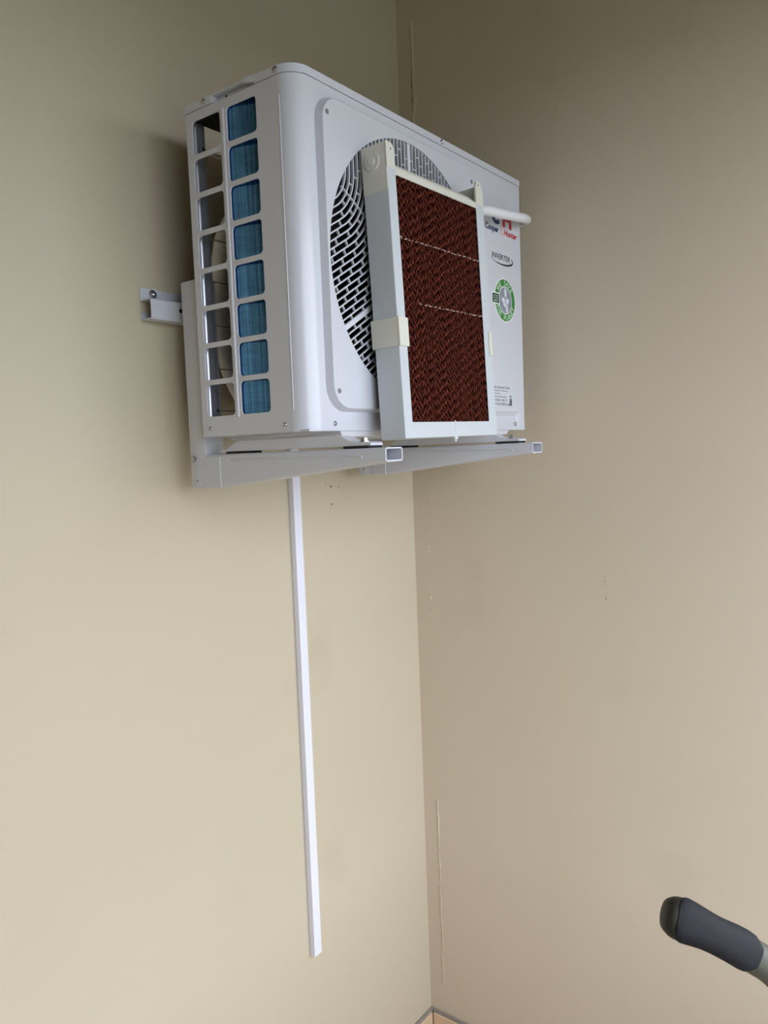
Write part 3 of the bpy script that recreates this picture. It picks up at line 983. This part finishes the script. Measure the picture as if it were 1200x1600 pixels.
# fluted cellulose: wavy upright sheets touching their neighbours
PA0, PA1, PC0, PC1 = 0.0200, PW - 0.0225, 0.0230, 0.4260
NS = 36
fl = MB()
edges = MB()
chips = MB()
prnd = random.Random(11)
pitch = (PA1 - PA0) / NS
wl_ = 0.0150
for s_ in range(NS + 1):
    a_c = PA0 + pitch * s_
    ang = 0.55 if s_ % 2 else -0.55
    ph0 = prnd.uniform(0, 2 * math.pi)
    n = 230
    rings = []
    lip = []
    for i in range(n + 1):
        c = PC0 + (PC1 - PC0) * i / n
        ring = []
        wob = 0.35 * math.sin(c * 61 + s_ * 1.7) + 0.3 * math.sin(c * 143 + s_ * 2.9)
        for b in (0.0036, 0.012, 0.022, 0.044):
            jit = prnd.uniform(-0.0003, 0.0003) if b < 0.01 else 0
            ph_ = 2 * math.pi * (c + ang * b) / wl_ + ph0 + wob
            ring.append(F(a_c + 0.50 * pitch * math.sin(ph_) + jit, b + jit, c))
        rings.append(ring)
        a_f = a_c + 0.50 * pitch * math.sin(2 * math.pi * (c + ang * 0.0036) / wl_ + ph0 + wob)
        hw_ = 0.00055 + 0.0004 * math.sin(c * 377 + s_ * 5)
        bf = 0.0034 + prnd.uniform(-0.0004, 0.0002)
        lip.append([F(a_f - hw_, bf, c), F(a_f + hw_, bf, c)])
    fl.rings(rings, closed=False)
    edges.rings(lip, closed=False)
    for cj, lo in ((0.3257, -1), (0.2232, 0.07)):
        for q in range(3):
            a_ = a_c + prnd.uniform(-0.5, 0.5) * pitch
            if a_ < lo and prnd.random() < 0.8:
                continue
            if prnd.random() < 0.25 or not (PA0 + 0.002 < a_ < PA1 - 0.002):
                continue
            c_ = cj + prnd.uniform(-0.0012, 0.0012)
            hw, hh = prnd.uniform(0.0006, 0.0018), prnd.uniform(0.00012, 0.0004)
            tl = prnd.uniform(-0.4, 0.6)
            P = [(a_ - hw, c_ - hh - tl * hw), (a_ + hw, c_ - hh + tl * hw), (a_ + hw, c_ + hh + tl * hw), (a_ - hw, c_ + hh - tl * hw)]
            chips.prism([(u, v) for u, v in P], 0.0026, 0.0036, lambda u, v, w: F(u, w, v))
obj('fluted_edges', edges, 'pad_edge', padt, kind='stuff')
core = obj('cellulose_core', fl, 'pad', padt, smooth=60, kind='stuff')
obj('joint_fibres', chips, 'chip', padt, kind='stuff')
obj('core_backing', FB(MB().box(PA0, PA1, 0.0440, 0.0450, PC0, PC1)), 'black', padt)

# ------------------------------------------------------------------ hose from the pad around the unit
def smooth_path(P, n=8):
    P = [Vector(p) for p in P]
    out = []
    for i in range(len(P) - 1):
        p0, p1, p2, p3 = P[max(i - 1, 0)], P[i], P[i + 1], P[min(i + 2, len(P) - 1)]
        for j in range(n):
            t = j / n
            out.append(0.5 * ((2 * p1) + (-p0 + p2) * t + (2 * p0 - 5 * p1 + 4 * p2 - p3) * t * t + (-p0 + 3 * p1 - 3 * p2 + p3) * t ** 3))
    out.append(P[-1])
    return out


hp = [F(PW + 0.0024, 0.0180, 0.4300), (-0.2850, -0.4020, 0.4290), (-0.2190, -0.4000, 0.4365), (-0.1640, -0.4000, 0.4430), (-0.1180, -0.3950, 0.4500), (-0.0680, -0.3790, 0.4600), (-0.0370, -0.3560, 0.4680),
      (-0.0300, -0.3250, 0.4660), (-0.0310, -0.2500, 0.4640), (-0.0320, -0.1500, 0.4500), (-0.0350, -0.0700, 0.4200), (-0.0600, -0.0400, 0.3500), (-0.0700, -0.0350, 0.2000)]
o = obj('water_hose', MB().tube(smooth_path(hp), 0.0100, 14), 'hose', None, smooth=60)
tag(o, 'short white water hose bending from the cooling pad around the unit edge', 'hose')

# ------------------------------------------------------------------ pipe behind the unit, with an added dark tube in its loop
pp = [(-0.4300, -0.055, 0.4300), (-0.5600, -0.055, 0.4350), (-0.6200, -0.056, 0.4200), (-0.6580, -0.058, 0.3800), (-0.6760, -0.060, 0.3300), (-0.6800, -0.060, 0.2800), (-0.6795, -0.060, 0.2300), (-0.6770, -0.060, 0.1800), (-0.6690, -0.060, 0.1300),
      (-0.6450, -0.060, 0.0850), (-0.6050, -0.058, 0.0450), (-0.5500, -0.055, 0.0250), (-0.4600, -0.055, 0.0200), (-0.3500, -0.055, 0.0250)]
o = obj('insulated_pipe', MB().tube(smooth_path(pp, 6), 0.0175, 14), 'pipe', None, smooth=60)
tag(o, 'thick white wrapped pipe looping behind the air conditioner seen through its side openings', 'pipe')
pb = [(-0.5600, -0.070, 0.3950), (-0.6050, -0.068, 0.3700), (-0.6360, -0.066, 0.3200), (-0.6420, -0.066, 0.2700), (-0.6400, -0.066, 0.2100), (-0.6250, -0.066, 0.1500), (-0.5800, -0.066, 0.1000), (-0.5000, -0.066, 0.0850)]
o = obj('dark_filler_tube', MB().tube(smooth_path(pb, 6), 0.0185, 12), 'filler_black', None, smooth=60)  # made-up tube, put in to darken the gap right of the white pipe
tag(o, 'added black tube darkening the inside of the white pipe loop behind the unit', 'pipe')

# ------------------------------------------------------------------ cable trunking down the wall
tr = thing('cable_trunking', (-0.4600, -0.008, -1.1590), 'long narrow white plastic cable trunking running down the wall under the unit', 'cable trunking')


def lean(mb):
    return MB().add([(v[0] - 0.0020 * (-v[2]) / 1.16 + 0.0008, v[1], v[2]) for v in mb.v], mb.f)


obj('cover', lean(MB().rbox(-0.4695, -0.4465, -0.0165, -0.0030, -1.1590, 0.0200, 0.0008, 2)), 'trunk', tr)
obj('base_channel', lean(MB().box(-0.4680, -0.4480, -0.0035, 0.0, -1.1580, 0.0200)), 'trunk', tr)

# ------------------------------------------------------------------ handle of an exercise machine, lower right
hd = thing('machine_handle', (-0.93, -1.09, FL), 'grey rubber padded handle grip reaching in from the lower right edge', 'handle')
GP = [(-1.0800, -0.9825, -0.4075), (-1.0732, -0.9921, -0.4123), (-1.0646, -1.0044, -0.4194), (-1.0540, -1.0163, -0.4289), (-1.0424, -1.0279, -0.4391), (-1.0288, -1.0393, -0.4522), (-1.0180, -1.0467, -0.4627),
      (-0.9994, -1.0577, -0.4859), (-0.9758, -1.0694, -0.5267)]
CAMP = Vector((-1.67897, -1.17275, -0.03429))
gp = [p - Vector((0, 0, 0.0020)) for p in smooth_path(GP, 5)]


def grip_rings(path, prof, lo=0.0, hi=2 * math.pi, n=22, grow=0.0):
    """flattened section; half height and half depth from prof(s); angle 0 faces the viewer"""
    rings = []
    P = [Vector(p) for p in path]
    L = [0.0]
    for a, b in zip(P[:-1], P[1:]):
        L.append(L[-1] + (b - a).length)
    for i, p in enumerate(P):
        t = (P[min(i + 1, len(P) - 1)] - P[max(i - 1, 0)]).normalized()
        v = (CAMP - Vector(GP[3])).normalized()
        v = (v - t * v.dot(t)).normalized()
        u = t.cross(v).normalized()
        if u.z < 0:
            u = -u
        hh, hd_ = prof(L[i])
        ring = []
        for j in range(n):
            a = lo + (hi - lo) * j / (n if hi - lo > 6.2 else n - 1)
            ca, sa = math.cos(a), math.sin(a)
            sq = lambda q: math.copysign(abs(q) ** 0.8, q)
            ring.append(p + v * sq(ca) * (hd_ + grow) + u * sq(sa) * (hh + grow))
        rings.append(ring)
    return rings, L


def prof_core(s):
    e = min(1, (s / 0.016)) if s < 0.016 else 1
    k = 0.45 + 0.55 * math.sqrt(max(0, 1 - (1 - e) ** 2))
    w = 0.0138 + 0.0026 * math.exp(-((s - 0.012) / 0.018) ** 2) - 0.0006 * min(1, s / 0.04) + 0.0012 * math.exp(-((s - 0.070) / 0.02) ** 2) - 0.0016 * min(1, max(0, (s - 0.075) / 0.03))
    return w * k, 0.0125 * k


r_, L_ = grip_rings(gp, prof_core)
cut = [i for i, l in enumerate(L_) if l >= 0.079][0]
obj('grip_core', MB().rings(r_[:cut + 1]), 'olive', hd, smooth=60)
shp = [Vector(p) for p in gp[cut:]] + [Vector((-0.9550, -1.0790, -0.600)), Vector((-0.9420, -1.0850, -0.800)), Vector((-0.9340, -1.0890, -1.1)), Vector((-0.9300, -1.0900, -1.62))]
obj('shaft', MB().tube(smooth_path(shp[::3] if len(shp) > 12 else shp, 4), 0.0135, 16), 'shaft', hd, smooth=60)
obj('base_foot', MB().rbox(-1.10, -0.76, -1.13, -1.05, FL, FL + 0.05, 0.01, 3), 'olive', hd, smooth=40)
# slate pad: patch on the viewer's side, rounded outline
pr, PL = grip_rings(gp, prof_core, math.radians(-72), math.radians(80), 15, 0.0012)
i0 = [i for i, l in enumerate(PL) if l >= 0.0055][0]
rows = pr[i0:cut + 1]
out_rows = []
for i, row in enumerate(rows):
    f = i / (len(rows) - 1)
    k = min(1.0, math.sqrt(max(0.0, 1 - (1 - min(1, f / 0.16)) ** 2)), math.sqrt(max(0.0, 1 - (1 - min(1, (1 - f) / 0.12)) ** 2)))
    k = 0.35 + 0.65 * k
    m_ = len(row)
    new = []
    for j in range(m_):
        x = (m_ - 1) / 2 + (j - (m_ - 1) / 2) * k
        a = int(math.floor(x))
        b = min(a + 1, m_ - 1)
        new.append(row[a].lerp(row[b], x - a))
    out_rows.append(new)
cen = Vector((0, 0, 0))
inner = [[p - (CAMP - Vector(GP[3])).normalized() * 0.0022 for p in row] for row in out_rows]
patch = MB()
patch.rings([row + list(reversed(inn)) for row, inn in zip(out_rows, inner)])
obj('grip_pad', patch, 'grip', hd, smooth=50, label='slate grey soft rubber pad of the grip')
